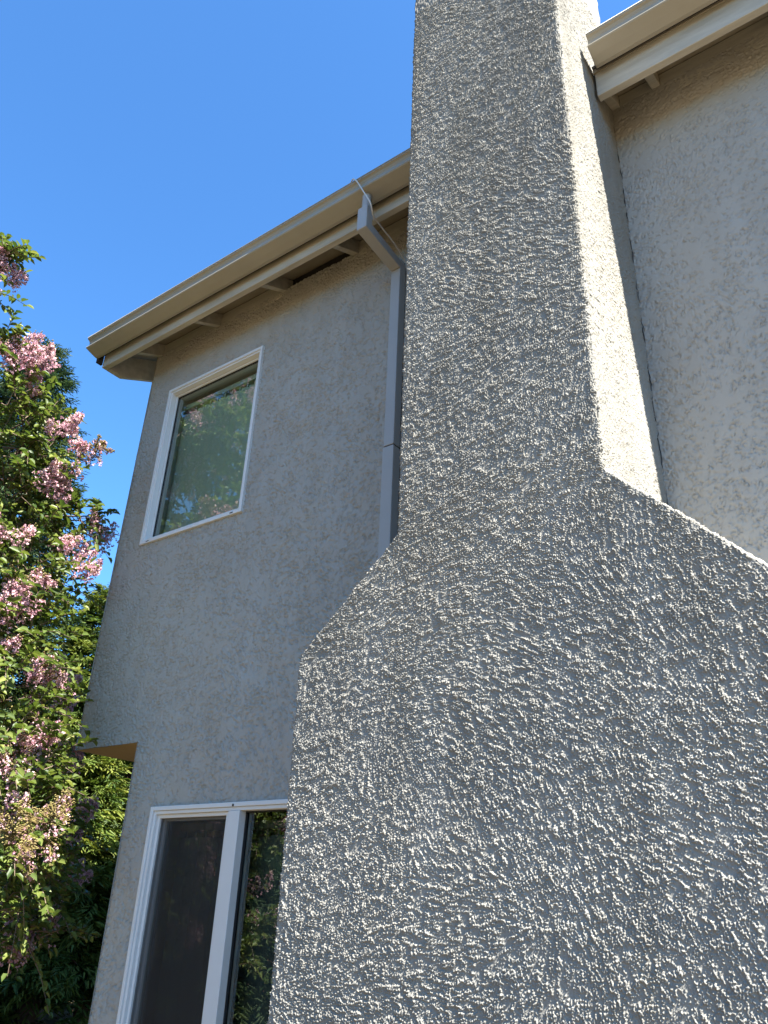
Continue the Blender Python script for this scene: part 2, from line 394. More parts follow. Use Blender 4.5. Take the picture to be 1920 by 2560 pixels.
# gutters
GP = [(2.549, 5.585), (2.549, 5.574), (2.563, 5.567), (2.572, 5.553), (2.573, 5.538), (2.568, 5.522), (2.560, 5.508),
      (2.553, 5.499), (2.551, 5.492), (2.556, 5.486), (2.606, 5.468), (2.648, 5.455), (2.668, 5.455), (2.668, 5.585)]
def gutter(x0, x1, label, d=0):
    th = .0008; inner = []
    mb = MB()
    outer = [(y, z+d) for y, z in GP]; n = len(outer)
    c = np.array(outer); nrm = []
    for i in range(n):
        a = c[max(i-1, 0)]; b_ = c[min(i+1, n-1)]; t = (b_-a)/np.linalg.norm(b_-a); nrm.append((-t[1], t[0]))
    inner = [(c[i][0]+nrm[i][0]*th, c[i][1]+nrm[i][1]*th) for i in range(n)]
    # open trough: outer sheet, inner sheet, lips
    loop = outer + inner[::-1]
    b0 = len(mb.v); k = len(loop)
    mb.v += [(x0, y, z) for y, z in loop] + [(x1, y, z) for y, z in loop]
    for i in range(k): mb.f.append([b0+i, b0+(i+1) % k, b0+k+(i+1) % k, b0+k+i])
    g = mb.build("gutter", M['gutter'], house, label=label)
    for xe in (x0, x1):
        e = MB(); e.prism_x(outer, xe-.0015, xe+.0015); e.build("end_cap", M['gutter'], g)
    e = MB(); e.tube([(x0, 2.549, 5.586+d), (x1, 2.549, 5.586+d)], .0045, 8); e.build("gutter_lip", M['gutter'], g, smooth=True)
    return g
gutter(-4.95, CX0-.004, "tan gutter left of the chimney with a downspout")
gutter(-0.757, XR+.38, "tan gutter right of the chimney, close above", .082)
# dark drip edge behind the gutter end
mb = MB(); mb.box(-4.945, CX0-.004, 2.672, 2.706, 5.50, 5.58); mb.box(-4.957, -4.936, 2.665, 2.712, 5.418, 5.58); mb.box(-0.77, XR+.38, 2.672, 2.706, 5.575, 5.66); mb.build("drip_edge", M['vent'], house)

# downspout
ds = empty("downspout", (-2.2, 2.96, 0), "x", "x"); del ds['label'], ds['category']
ds.parent = house; ds.location = Vector((-2.2, 2.96, 0)) - house.location
def dpart(name, mb, **k):
    o = mb.build(name, M['tin'], None, bevel=.005, **k); o.parent = ds; o.location = -Vector((-2.2, 2.96, 0)); return o
mb = MB(); mb.tube([(-2.2, 2.605, 5.46), (-2.2, 2.605, 5.33)], .027, 14); dpart("outlet", mb)
mb = MB()
x0, x1 = -2.238, -2.166
mb.prism_x([(2.572, 5.175), (2.572, 5.352), (2.632, 5.352), (2.632, 5.235), (2.925, 5.195), (2.925, 5.135)], x0, x1)
dpart("elbow", mb)
mb = MB()
mb.prism_x([(2.927, 5.140), (2.927, 5.22), (2.99, 5.19), (2.99, 5.05), (2.93, 5.05)], x0+.003, x1-.003); dpart("lower_elbow", mb)
mb = MB(); mb.box(x0+.002, x1-.002, 2.925, 2.988, 3.868, 5.12); dpart("upper_pipe", mb)
mb = MB(); mb.box(x0-.001, x1+.001, 2.922, 2.989, 0.1, 3.86); dpart("lower_pipe", mb)
mb = MB(); mb.box(x0+.005, x1-.005, 2.93, 2.986, 3.855, 3.875); o = mb.build("pipe_seam", M['dark'], None); o.parent = ds; o.location = -Vector((-2.2, 2.96, 0))

# windows
def slot(mb, x0, x1, z0, z1, y0, y1, t):      # rectangular ring
    mb.box(x0, x0+t, y0, y1, z0, z1); mb.box(x1-t, x1, y0, y1, z0, z1)
    mb.box(x0+t, x1-t, y0, y1, z0, z0+t); mb.box(x0+t, x1-t, y0, y1, z1-t, z1)
def window_root(name, x, z, label):
    o = bpy.data.objects.new(name, None); COL.objects.link(o); o.empty_display_size = .2
    o.parent = house; o.location = Vector((x, WY, z))-house.location; o['label'] = label
    return o, Vector((x, WY, z))
def wpart(root, base, mb, name, m, bevel=0, **k):
    o = mb.build(name, m, None, bevel=bevel, **k); o.parent = root; o.location = -base; return o

r1, b1 = window_root("window", -3.875, 3.805, "upper window with white frame and pale vertical blinds")
mb = MB(); slot(mb, *W1, 2.982, 3.012, .022); wpart(r1, b1, mb, "frame", M['white'], .002)
mb = MB(); slot(mb, W1[0]+.0225, W1[1]-.0225, W1[2]+.0225, W1[3]-.0225, 2.992, 3.07, .014); wpart(r1, b1, mb, "inner_frame", M['white'], .002)
mb = MB(); slot(mb, W1[0]+.039, W1[1]-.039, W1[2]+.039, W1[3]-.039, 3.030, 3.068, .012); wpart(r1, b1, mb, "glazing_bead", M['white'], .002)
mb = MB()
for xx in (W1[0]+.085, W1[1]-.085):
    mb = MB(); mb.box(xx-.014, xx+.014, 2.9805, 2.985, W1[2]+.008, W1[2]+.014); wpart(r1, b1, mb, "weep_slot", M['dark'])
gx0, gx1, gz0, gz1 = W1[0]+.05, W1[1]-.05, W1[2]+.05, W1[3]-.05
mb = MB(); slot(mb, gx0, gx1, gz0, gz1, 3.042, 3.06, .005); wpart(r1, b1, mb, "seal", M['dark'])
mb = MB(); mb.poly([(gx0, 3.047, gz0), (gx1, 3.047, gz0), (gx1, 3.047, gz1), (gx0, 3.047, gz1)]); wpart(r1, b1, mb, "pane", M['glass'])
mb = MB()
mb.poly([(-4.6, 4.3, 3.2), (-2.6, 4.3, 3.2), (-2.6, 4.3, 5.5), (-4.6, 4.3, 5.5)])
mb.poly([(-4.6, 3.11, 3.2), (-4.6, 4.3, 3.2), (-4.6, 4.3, 5.5), (-4.6, 3.11, 5.5)]); mb.poly([(-2.6, 3.11, 3.2), (-2.6, 4.3, 3.2), (-2.6, 4.3, 5.5), (-2.6, 3.11, 5.5)])
mb.poly([(-4.6, 3.11, 5.5), (-2.6, 3.11, 5.5), (-2.6, 4.3, 5.5), (-4.6, 4.3, 5.5)]); mb.poly([(-4.6, 3.11, 3.2), (-2.6, 3.11, 3.2), (-2.6, 4.3, 3.2), (-4.6, 4.3, 3.2)])
slot(mb, -4.6, -2.6, 3.2, 5.5, 3.105, 3.115, .02)
slot(mb, W1[0]+.026, W1[1]-.026, W1[2]+.026, W1[3]-.026, 3.072, 3.125, .014)
wpart(r1, b1, mb, "room", M['room'])
mb = MB(); mb.box(W1[0]+.0, W1[1]-.0, 3.105, 3.16, 3.79, 3.846); wpart(r1, b1, mb, "inner_sill", M['white'])
def blinds(root, base, x0, x1, z0, z1, y, m, ang, seed):
    r = random.Random(seed); rail = MB(); rail.box(x0, x1, y-.02, y+.02, z1+.035, z1+.075); rr = wpart(root, base, rail, "blind_rail", m)
    x = x0+.03
    while x < x1-.02:
        mb = MB(); a = ang + r.uniform(-.06, .06); hw = .0445; dz = r.uniform(-.004, .004)
        ca, sa = math.cos(a), math.sin(a); n = 5; pts = []
        for i in range(n):
            t = -1+2*i/(n-1); bow = .006*(1-t*t)
            pts.append((x+hw*t*ca - bow*sa, y+hw*t*sa - bow*ca))
        b0 = 0
        for z in (z0, z1+dz):
            for p in pts: mb.v.append((p[0], p[1], z))
        mb.f += [[i, i+1, n+i+1, n+i] for i in range(n-1)]
        b0 = len(mb.v); mb.box(x-.006, x+.006, y-.003, y+.003, z1+dz-.004, z1+.036)
        wpart(root, base, mb, "blind_slat", m); x += .078
blinds(r1, b1, -4.33, -3.40, 3.83, 4.965, 3.15, M['blind'], 0.35, 4)

r2, b2 = window_root("window", -3.12, 0.70, "lower sliding window, left half behind a dark insect screen")
XM0, XM1 = -3.171, -3.089
mb = MB(); slot(mb, *W2, 2.980, 3.010, .022); wpart(r2, b2, mb, "frame", M['white'], .003)
mb = MB(); slot(mb, W2[0]+.0225, W2[1]-.0225, W2[2]+.0225, W2[3]-.0225, 2.990, 3.09, .018); wpart(r2, b2, mb, "inner_frame", M['white'], .003)
mb = MB(); mb.box(XM0, XM1, 2.985, 3.075, W2[2]+.041, W2[3]-.041); mb.box(XM0-.016, XM0-.001, 3.0, 3.07, W2[2]+.041, W2[3]-.041); wpart(r2, b2, mb, "mullion", M['white'], .003)
mb = MB(); slot(mb, W2[0]+.041, XM0-.017, W2[2]+.041, W2[3]-.041, 3.008, 3.03, .018); wpart(r2, b2, mb, "screen_frame", M['white'], .002)
mb = MB(); mb.poly([(W2[0]+.059, 3.02, W2[2]+.059), (XM0-.035, 3.02, W2[2]+.059), (XM0-.035, 3.02, W2[3]-.059), (W2[0]+.059, 3.02, W2[3]-.059)]); wpart(r2, b2, mb, "insect_screen", M['screen'])
mb = MB(); slot(mb, W2[0]+.041, XM0-.002, W2[2]+.041, W2[3]-.041, 3.04, 3.07, .03); wpart(r2, b2, mb, "sash", M['white'], .002)
mb = MB(); mb.poly([(W2[0]+.06, 3.055, W2[2]+.06), (XM0-.02, 3.055, W2[2]+.06), (XM0-.02, 3.055, W2[3]-.06), (W2[0]+.06, 3.055, W2[3]-.06)]); wpart(r2, b2, mb, "pane", M['glass'])
mb = MB(); slot(mb, XM1+.001, W2[1]-.041, W2[2]+.041, W2[3]-.041, 3.03, 3.05, .006); wpart(r2, b2, mb, "seal", M['dark'])
mb = MB(); mb.poly([(XM1, 3.04, W2[2]+.04), (W2[1]-.04, 3.04, W2[2]+.04), (W2[1]-.04, 3.04, W2[3]-.04), (XM1, 3.04, W2[3]-.04)]); wpart(r2, b2, mb, "pane", M['glass'])
mb = MB(); mb.box(-3.142, -3.130, 2.9785, 2.982, 2.052, 2.064); wpart(r2, b2, mb, "screw_hole", M['dark'])
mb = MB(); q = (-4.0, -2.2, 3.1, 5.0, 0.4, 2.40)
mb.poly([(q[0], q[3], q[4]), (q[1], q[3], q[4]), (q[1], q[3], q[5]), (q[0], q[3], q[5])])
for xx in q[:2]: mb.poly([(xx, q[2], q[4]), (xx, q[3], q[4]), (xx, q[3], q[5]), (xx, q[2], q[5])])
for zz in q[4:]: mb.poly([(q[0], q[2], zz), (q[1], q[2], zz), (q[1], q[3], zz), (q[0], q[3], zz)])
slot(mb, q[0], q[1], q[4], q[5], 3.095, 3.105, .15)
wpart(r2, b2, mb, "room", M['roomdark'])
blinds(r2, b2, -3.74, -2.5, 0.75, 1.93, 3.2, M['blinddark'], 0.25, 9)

# ------------------------------------------------------------------ chimney: one displaced stucco sheet wrapped round three sides
def chimney_mesh():
    BX0, BX1, ZS0, ZS0R, ZS1L, ZS1, ZTOP = -2.103, -0.338, 2.494, 2.505, 2.925, 2.976, 7.3
    SKEW = -0.02                               # the front stands a degree or so out of parallel with the wall
    zs = np.concatenate([np.linspace(0, 0.80, 12)[:-1], np.arange(0.80, 2.45, .0018), np.arange(2.45, 3.1, .0018), np.arange(3.1, 6.3, .0028), np.linspace(6.3, ZTOP, 60)])
    def left(z): return np.interp(z, [0, ZS0, ZS1L, 9], [BX0, BX0, CX0, CX0])
    def right(z): return np.interp(z, [0, ZS0R, ZS1, 9], [BX1, BX1, CX1, CX1])
    # soften the shoulder corners
    def soft(f, z):
        k = np.array([-.012, -.006, 0, .006, .012]); return sum(f(z+a) for a in k)/len(k)
    L = soft(left, zs); R = soft(right, zs)
    nl, nf, nr_ = 50, 1000, 250
    YL = (CY+SKEW*(CX1-L))[:, None]; YR_ = (CY+SKEW*(CX1-R))[:, None]; DL = WY+.01-YL; DR = WY+.01-YR_
    pl = np.linspace(1, 0, nl, endpoint=False)**1.5; pf = np.linspace(0, 1, nf); pr = np.linspace(0, 1, nr_+1)[1:]
    nrw = len(zs)
    P = np.zeros((nrw, nl+nf+nr_, 3)); N = np.zeros_like(P); U = np.zeros((nrw, nl+nf+nr_))
    Z = zs[:, None]
    P[:, :nl, 0] = L[:, None]; P[:, :nl, 1] = YL+DL*pl[None, :]; U[:, :nl] = L[:, None]-DL*pl[None, :]
    P[:, nl:nl+nf, 0] = L[:, None]+(R-L)[:, None]*pf[None, :]; P[:, nl:nl+nf, 1] = YL+(YR_-YL)*pf[None, :]; U[:, nl:nl+nf] = P[:, nl:nl+nf, 0]
    P[:, nl+nf:, 0] = R[:, None]; P[:, nl+nf:, 1] = YR_+DR*pr[None, :]; U[:, nl+nf:] = R[:, None]+DR*pr[None, :]
    P[:, :, 2] = Z
    # round the two arrises
    rr = .014
    dl = np.abs(U-L[:, None]); dr = np.abs(U-R[:, None])
    wl = np.clip(1-dl/rr, 0, 1)**2; wr = np.clip(1-dr/rr, 0, 1)**2
    P[:, :, 0] += rr*.35*wl - rr*.35*wr; P[:, :, 1] += rr*.35*(wl+wr)
    # outward normals, blended over the arris
    slope = np.gradient(L, zs)
    front = np.array([-SKEW, -1, 0.])
    sl = np.stack([-np.ones(nrw), np.zeros(nrw), slope], -1); sl /= np.linalg.norm(sl, axis=1)[:, None]
    sr = sl*np.array([-1, 1, 1])
    tl = np.clip(0.5+(U-L[:, None])/.02, 0, 1)[..., None]; tr = np.clip(0.5+(U-R[:, None])/.02, 0, 1)[..., None]
    N = sl[:, None, :]*(1-tl) + front*tl
    N = N*(1-tr) + sr[:, None, :]*tr
    N /= np.linalg.norm(N, axis=2)[..., None]
    ZZ = np.repeat(Z, U.shape[1], 1)
    mixw = sstep(ZZ + 0.25*np.sin(U*3.1) + 0.15*np.sin(U*7+ZZ*3), 1.9, 2.9)
    H = sample(DASH2, (U+8)*1.42, (ZZ+2)*1.42)*(1-mixw) + sample(DASH, (U+8)*1.42, (ZZ+2)*1.42)*mixw
    side = (tr[..., 0] > .9)
    H = np.where(side, H*0.72, H)
    edge = sample(TROW, np.repeat(Z, U.shape[1], 1)*.7+4, U*0+3)
    H = H + 1.2*edge*(wl+wr)
    P += N*H[..., None]
    me = mesh_from("chimney", P.reshape(-1, 3), grid_faces(nrw, nl+nf+nr_).astype(np.int32), [M['stucco_chimney']])
    return me
chim = link("chimney", chimney_mesh(), house, label="tall rough stucco chimney with sloping shoulders")
mb = MB(); mb.box(CX0-.05, CX1+.05, CY-.05, 3.06, 7.28, 7.38); mb.build("chimney_cap", M['stucco_wall'], chim, bevel=.01)
mb = MB(); mb.box(CX0+.01, CX1-.01, 3.005, 3.02, 5.5, 7.28); mb.build("chimney_back", M['stucco_wall'], chim)

# the plaster has cracked along the corner where chimney and wall meet
mb = MB(); rc = random.Random(12); z = 3.05; p = []; rad = []
while z < 5.3:
    for i in range(rc.randint(3, 7)):
        p.append((-0.797+rc.uniform(-.003, .004), 2.988+rc.uniform(-.004, .003), z)); rad.append(rc.uniform(.0010, .0028)); z += rc.uniform(.012, .035)
    g = rc.uniform(.02, .16)
    for k in (.15, .85): p.append((-0.797, 2.999, z+g*k)); rad.append(.0002)
    z += g
mb.tube(p, rad, 5, cap=False)
mb.build("crack", M['dark'], chim, label="broken dark crack in the corner between chimney and wall")

# ------------------------------------------------------------------ loose cable over the gutter
mb = MB()
cp = [(-2.33, 2.63, 5.50), (-2.315, 2.59, 5.58), (-2.30, 2.562, 5.602), (-2.275, 2.545, 5.603), (-2.25, 2.536, 5.58), (-2.215, 2.533, 5.52), (-2.17, 2.535, 5.42), (-2.128, 2.545, 5.325),
      (-2.125, 2.565, 5.285), (-2.14, 2.60, 5.268), (-2.152, 2.66, 5.272), (-2.158, 2.74, 5.272), (-2.160, 2.84, 5.262), (-2.165, 2.93, 5.24), (-2.17, 2.98, 5.22)]
def smooth_path(p, k=5):
    p = [Vector(a) for a in p]; out = []
    for i in range(len(p)-1):
        p0, p1, p2, p3 = p[max(i-1, 0)], p[i], p[i+1], p[min(i+2, len(p)-1)]
        for j in range(k):
            t = j/k
            out.append(0.5*((2*p1)+(p2-p0)*t+(2*p0-5*p1+4*p2-p3)*t*t+(3*p1-p0-3*p2+p3)*t**3))
    return out+[p[-1]]
mb.tube(smooth_path(cp), .0045, 8)
mb.build("cable", M['cable'], smooth=True, label="thin pale cable looped over the gutter lip beside the downspout", cat="cable")

# ------------------------------------------------------------------ vegetation
def unit(n, r):
    v = r.normal(size=(n, 3)); return v/np.linalg.norm(v, axis=1)[:, None]

def leaves_mesh(base, direc, nrm, length, width, tint, fold=.35, droop=.15):
    """two-quad folded elliptical leaves"""
    d = direc/np.linalg.norm(direc, axis=1)[:, None]
    s = np.cross(d, nrm); s /= np.linalg.norm(s, axis=1)[:, None]+1e-9
    u = np.cross(s, d)
    L = length[:, None]; W = width[:, None]
    tip = base + d*L - u*L*droop
    m1 = base + d*L*.30; m2 = base + d*L*.68 - u*L*droop*.45
    lift = u*W*fold
    v = np.stack([base, m1+s*W*.46+lift, m2+s*W*.40+lift, tip, m2-s*W*.40+lift, m1-s*W*.46+lift], 1).reshape(-1, 3)
    k = np.arange(len(base))[:, None]*6
    f = np.concatenate([k+np.array([[0, 1, 2, 3]]), k+np.array([[0, 3, 4, 5]])], 0)
    return v, f, np.repeat(tint, 6)

def panicle(c, axis, L, R, r, n=70, ripe=0.0, psize=.0125):
    """a crape myrtle flower head: a cone of crinkled petals with buds at its tip"""
    axis = axis/np.linalg.norm(axis)
    a = np.cross(axis, [0.3, 0.2, 0.9]); a /= np.linalg.norm(a); b = np.cross(axis, a)
    t = r.random(n)**.8
    th = r.random(n)*2*np.pi; lobe = 1+.35*np.sin(3*th+r.random()*6)
    rad = R*(1-t)**.6*np.sqrt(r.random(n))*lobe + .008
    fc = c + axis*(t*L)[:, None] + a*(rad*np.cos(th))[:, None] + b*(rad*np.sin(th))[:, None]
    fc[:, 2] -= .25*rad
    np_ = 5
    pc = np.repeat(fc, np_, 0) + unit(n*np_, r)*psize*.7
    d = unit(n*np_, r); nn = unit(n*np_, r)
    s = np.cross(d, nn); s /= np.linalg.norm(s, axis=1)[:, None]+1e-9
    sz = psize*(.6+.7*r.random(n*np_))[:, None]
    bend = np.cross(s, d)*sz*.35
    v = np.stack([pc-d*sz*.5, pc+s*sz*.55+bend, pc+d*sz*.6, pc-s*sz*.55+bend], 1).reshape(-1, 3)
    ti = np.repeat(np.clip(.45+.22*r.normal(size=n)+.15*t, 0, 1), np_)
    keep = np.repeat(r.random(n) > ripe, np_)
    v = v.reshape(-1, 4, 3)[keep].reshape(-1, 3); ti = np.repeat(ti[keep], 4)
    f = np.arange(len(v)).reshape(-1, 4)
    mi = np.zeros(len(f), int)
    # buds
    nb = int(18+60*ripe); tb = np.clip(.25+.9*r.random(nb), 0, 1.12); thb = r.random(nb)*2*np.pi
    rb = R*(1.15-tb).clip(.05)**.6*(.5+.6*r.random(nb))
    bc = c + axis*(tb*L)[:, None] + a*(rb*np.cos(thb))[:, None] + b*(rb*np.sin(thb))[:, None]
    o = np.array([[1, 0, 0], [0, 1, 0], [-1, 0, 0], [0, -1, 0], [0, 0, 1], [0, 0, -1.]])*.0055
    bv = (bc[:, None, :]+o[None]).reshape(-1, 3)
    kk = np.arange(nb)[:, None]*6+len(v)
    q = np.concatenate([kk+np.array([[0, 4, 2, 5]]), kk+np.array([[1, 4, 3, 5]]), kk+np.array([[0, 1, 2, 3]])], 0)
    # stalks as slender quads
    st = c + axis*(tb*L*.75)[:, None]
    w_ = np.cross(bc-st, axis); w_ /= np.linalg.norm(w_, axis=1)[:, None]+1e-9; w_ *= .0018
    sv = np.stack([st-w_, st+w_, bc+w_, bc-w_], 1).reshape(-1, 3)
    sf = np.arange(nb*4).reshape(-1, 4)+len(v)+len(bv)
    V = np.concatenate([v, bv, sv]); F = np.concatenate([f, q, sf]); MI = np.concatenate([mi, np.ones(len(q)+len(sf), int)])
    T = np.concatenate([ti, np.repeat(r.random(nb), 6), np.repeat(r.random(nb)*.6, 4)])
    return V, F, MI, T

def crape_myrtle():
    r = np.random.default_rng(21)
    base = Vector((-6.1, 1.35, 0))
    root = empty("crape_myrtle", base, "pink flowering crape myrtle with glossy green leaves left of the house corner", "tree")
    B = CRAPE_BLOBS + CRAPE_REST
    # stems and boughs
    mb = MB(); hubs = []
    for k in range(7):
        a = k*.9+.3; H = 4.6+1.2*r.random(); rr = .75+.75*r.random(); p = []
        for q in range(8):
            u = q/7; wob = .10*math.sin(3.1*u+k)
            p.append(Vector((base.x+math.cos(a+wob)*(.12+rr*u**1.5), base.y+math.sin(a+wob)*(.12+rr*u**1.5), H*u)))
        sp = smooth_path(p, 4); mb.tube(sp, list(np.linspace(.065, .003, len(sp))), 9)
        hubs += [q for q in sp if q.z > .9]
    mb.build("trunk", M['bark'], root, smooth=True)
    mb = MB()
    for (cx, cy, cz, rad) in B:
        c = Vector((cx, cy, cz))
        h = sorted(hubs, key=lambda q: (q-c).length + (1.5 if q.z > c.z-.15 else 0))[r.integers(0, 9)]
        d = (c-h).length
        m = h.lerp(c, .5)+Vector((r.normal()*.08*d, r.normal()*.08*d, .10*d))
        p = smooth_path([h, m, c], 4)
        mb.tube(p, list(np.linspace(.006+.007*min(d, 1.2), .004, len(p))), 6)
    V = []; F = []; T = []; nv = 0
    shoots = []
    for (cx, cy, cz, rad) in B:
        c = np.array([cx, cy, cz])
        n = int(44*(rad/.3)**2)+5
        d = unit(n, r); q = c + d*rad*(r.random(n)**.45)[:, None]*.95
        out = d*.8 + np.array([.25, -.05, .35]) + .5*r.normal(size=(n, 3)); out /= np.linalg.norm(out, axis=1)[:, None]
        for i in range(n): shoots.append((q[i], out[i],   .14+.15*r.random(), c))
    tw = MB()
    for q, o, L, c in shoots:
        n = r.integers(9, 15)
        t = (np.arange(n)+.5)/n
        droop = np.array([0, 0, -1])*L*.35
        p = q + o*(t*L)[:, None] + droop*(t*t)[:, None]
        a = np.cross(o, [0.1, 0.2, 1]); a /= np.linalg.norm(a)
        sgn = np.where(np.arange(n) % 2, 1, -1)[:, None]
        d = o*.55 + a*sgn*.85 + r.normal(size=(n, 3))*.28 + np.array([0, 0, -.12])
        nn = np.array([.25, -.1, 1.]) + r.normal(size=(n, 3))*.45
        l = (.042+.026*r.random(n)); ti = np.clip(.45+.26*r.normal(size=n)+.15*(r.random()-.5), 0, 1)
        V.append((p, d, nn, l, l*.56, ti))
        e = q+o*L+droop
        tw.tube([tuple(q-o*.06), tuple(q+o*L*.5+droop*.25), tuple(e)], [.004, .003, .0015], 3, cap=False)
    st = len(mb.v); mb.v += tw.v; mb.f += [[i+st for i in f] for f in tw.f]
    mb.build("branches", M['bark'], root, smooth=True)
    cat = [np.concatenate([x[i] for x in V]) for i in range(6)]
    v, f, t = leaves_mesh(*cat)
    link("foliage", mesh_from("foliage", v, f, [M['leaf']], tint=t), root)
    # flower heads one sees: each its own part
    for (x, y, z, L, ripe) in CRAPE_FLOWERS:
        ax = np.array([.35, -.1, .55])+r.normal(size=3)*.35
        c = np.array([x, y, z]); k = 3
        parts = [panicle(c+r.normal(size=3)*L*.12-ax*L*.4, ax+r.normal(size=3)*.4, L*(.7+.3*r.random()), L*.33, r, n=int(70*(L/.2)**1.3), ripe=ripe) for _ in range(k)]
        off = 0; VV = []; FF = []; MM = []; TT = []
        for a, b, m_, t_ in parts: VV.append(a); FF.append(b+off); MM.append(m_); TT.append(t_); off += len(a)
        link("flower_cluster", mesh_from("flower_cluster", np.concatenate(VV), np.concatenate(FF), [M['petal'], M['bud']], np.concatenate(MM), np.concatenate(TT)), root)
    # the rest of the bloom
    off = 0; VV = []; FF = []; MM = []; TT = []
    for (cx, cy, cz, rad) in CRAPE_REST:
        for k in range(13):
            d = unit(1, r)[0]; d[2] = abs(d[2])*.8+.1 if r.random() < .6 else d[2]; d /= np.linalg.norm(d)
            p = np.array([cx, cy, cz])+d*rad*1.08
            a, b, m_, t_ = panicle(p, d+np.array([0, 0, .4]), .2, .08, r, n=60, ripe=.15)
            VV.append(a); FF.append(b+off); MM.append(m_); TT.append(t_); off += len(a)
    o = link("blossom", mesh_from("blossom", np.concatenate(VV), np.concatenate(FF), [M['petal'], M['bud']], np.concatenate(MM), np.concatenate(TT)), root)
    o['kind'] = 'stuff'

def conifer(base, h, rad, label, m, seed, n_br=240, z0=.6, dens=1.0, top=.12, cone=1.0, gap=0.0, frond=.34, group=None, name="redwood_tree", wedge=None):
    r = np.random.default_rng(seed)
    root = empty(name, base, label, "tree", group)
    bx, by, bz = base
    mb = MB(); pts = [(bx+.05*math.sin(i*1.3), by+.05*math.cos(i*1.7), bz+h*i/8*.98) for i in range(9)]
    mb.tube(pts, list(np.linspace(.025*h+.03, .015, 9)), 12); mb.build("trunk", M['conbark'], root, smooth=True)
    br = MB(); C = []; D = []; NN = []; LN = []; WD = []; TI = []
    for i in range(n_br):
        u = (i+.5*r.random())/n_br; z = z0+(h-z0)*u
        rr = rad*(top+(1-top)*(1-u**1.25)**cone)*(.70+.45*r.random())
        if r.random() < gap: continue
        a = i*2.39996+r.normal()*.35
        dirv = np.array([math.cos(a), math.sin(a), .28-.35*(1-u)])
        n = int((10+24*rr/1.5)*dens)
        tt = .18+.82*r.random(n)**.7
        sag = -.22*rr*tt**2
        p0 = np.array([bx, by, bz+z])
        P = p0 + dirv*(tt*rr)[:, None]; P[:, 2] += sag
        sidev = np.array([-math.sin(a), math.cos(a), 0])
        off = r.normal(size=n)*.13*rr*(1.1-.5*tt)*1.2
        P += sidev*off[:, None]; P[:, 2] += r.normal(size=n)*.05*rr**.5
        d = dirv*.7 + sidev*(np.sign(off)*(.5+.4*r.random(n)))[:, None] + np.array([0, 0, -.22]) + .25*r.normal(size=(n, 3))
        C.append(P); D.append(d); NN.append(np.array([0, 0, 1.])+.35*r.normal(size=(n, 3)))
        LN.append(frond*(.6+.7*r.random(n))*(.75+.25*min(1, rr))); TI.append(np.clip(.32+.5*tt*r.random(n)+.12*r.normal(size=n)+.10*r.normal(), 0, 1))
        e = p0+dirv*rr*.85; e[2] -= .16*rr
        br.tube([tuple(p0), tuple((p0+e)/2+np.array([0, 0, .04*rr])), tuple(e)], [.012+.012*rr, .01+.006*rr, .004], 4, cap=False)
    br.build("branches", M['conbark'], root, smooth=True)
    C = np.concatenate(C); D = np.concatenate(D); NN = np.concatenate(NN); LN = np.concatenate(LN); TI = np.concatenate(TI)
    D /= np.linalg.norm(D, axis=1)[:, None]; Sd = np.cross(D, NN); Sd /= np.linalg.norm(Sd, axis=1)[:, None]
    n = len(C); pos = []; dr = []; nr = []; ln = []; wd = []; ti = []
    K = 13                                   # sprigs of one flat spray, left and right of its axis
    for k in range(K):
        t = k/(K-1); sg = 1 if k % 2 else -1
        s = LN*(.46-.26*abs(t-.35))*(.8+.4*r.random(n))
        if k == K-1: dd = D; s = LN*.30
        else: dd = D*.75+Sd*sg*.8
        pos.append(C+D*(LN*t)[:, None]+NN*0.02*r.normal(size=(n, 1))); dr.append(dd+.15*r.normal(size=(n, 3))); nr.append(NN+.2*r.normal(size=(n, 3)))
        ln.append(s); wd.append(s*.15+.006); ti.append(np.clip(TI+.08*r.normal(size=n), 0, 1))
    v, f, t = leaves_mesh(*[np.concatenate(x) for x in (pos, dr, nr, ln, wd, ti)], fold=.2, droop=.2)
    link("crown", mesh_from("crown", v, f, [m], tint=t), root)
    return root

# crown pieces of the crape myrtle in metres: x, y, z, radius (the side towards the house, then the rest of the crown)
#B0
CRAPE_BLOBS = [(-4.46, 1.52, 5.16, 0.13), (-4.35, 1.56, 5.27, 0.07), (-4.55, 1.74, 4.74, 0.17), (-4.67, 2.03, 4.58, 0.19), (-4.64, 2.18, 4.52, 0.1), (-4.79, 2.15, 4.3, 0.28), (-4.61, 2.28, 4.28, 0.1), (-4.81, 2.23, 3.94, 0.38), (-4.78, 2.48, 4.02, 0.15), (-4.79, 2.5, 3.7, 0.23), (-4.69, 2.69, 3.96, 0.1), (-4.66, 2.8, 4.03, 0.07), (-4.76, 2.34, 3.4, 0.34), (-4.73, 2.61, 3.41, 0.15), (-4.63, 2.4, 3.0, 0.33), (-4.63, 2.58, 3.05, 0.13), (-4.49, 2.42, 2.62, 0.31), (-4.57, 2.69, 2.62, 0.14), (-4.33, 2.4, 2.27, 0.28), (-4.35, 2.59, 2.23, 0.18), (-4.23, 2.45, 1.96, 0.25), (-4.5, 2.78, 1.98, 0.16), (-4.38, 2.6, 1.72, 0.26), (-4.8, 3.07, 1.7, 0.16), (-4.99, 3.3, 2.04, 0.09), (-5.13, 3.17, 2.5, 0.12), (-4.78, 2.91, 1.48, 0.27), (-4.96, 3.19, 1.5, 0.13)]
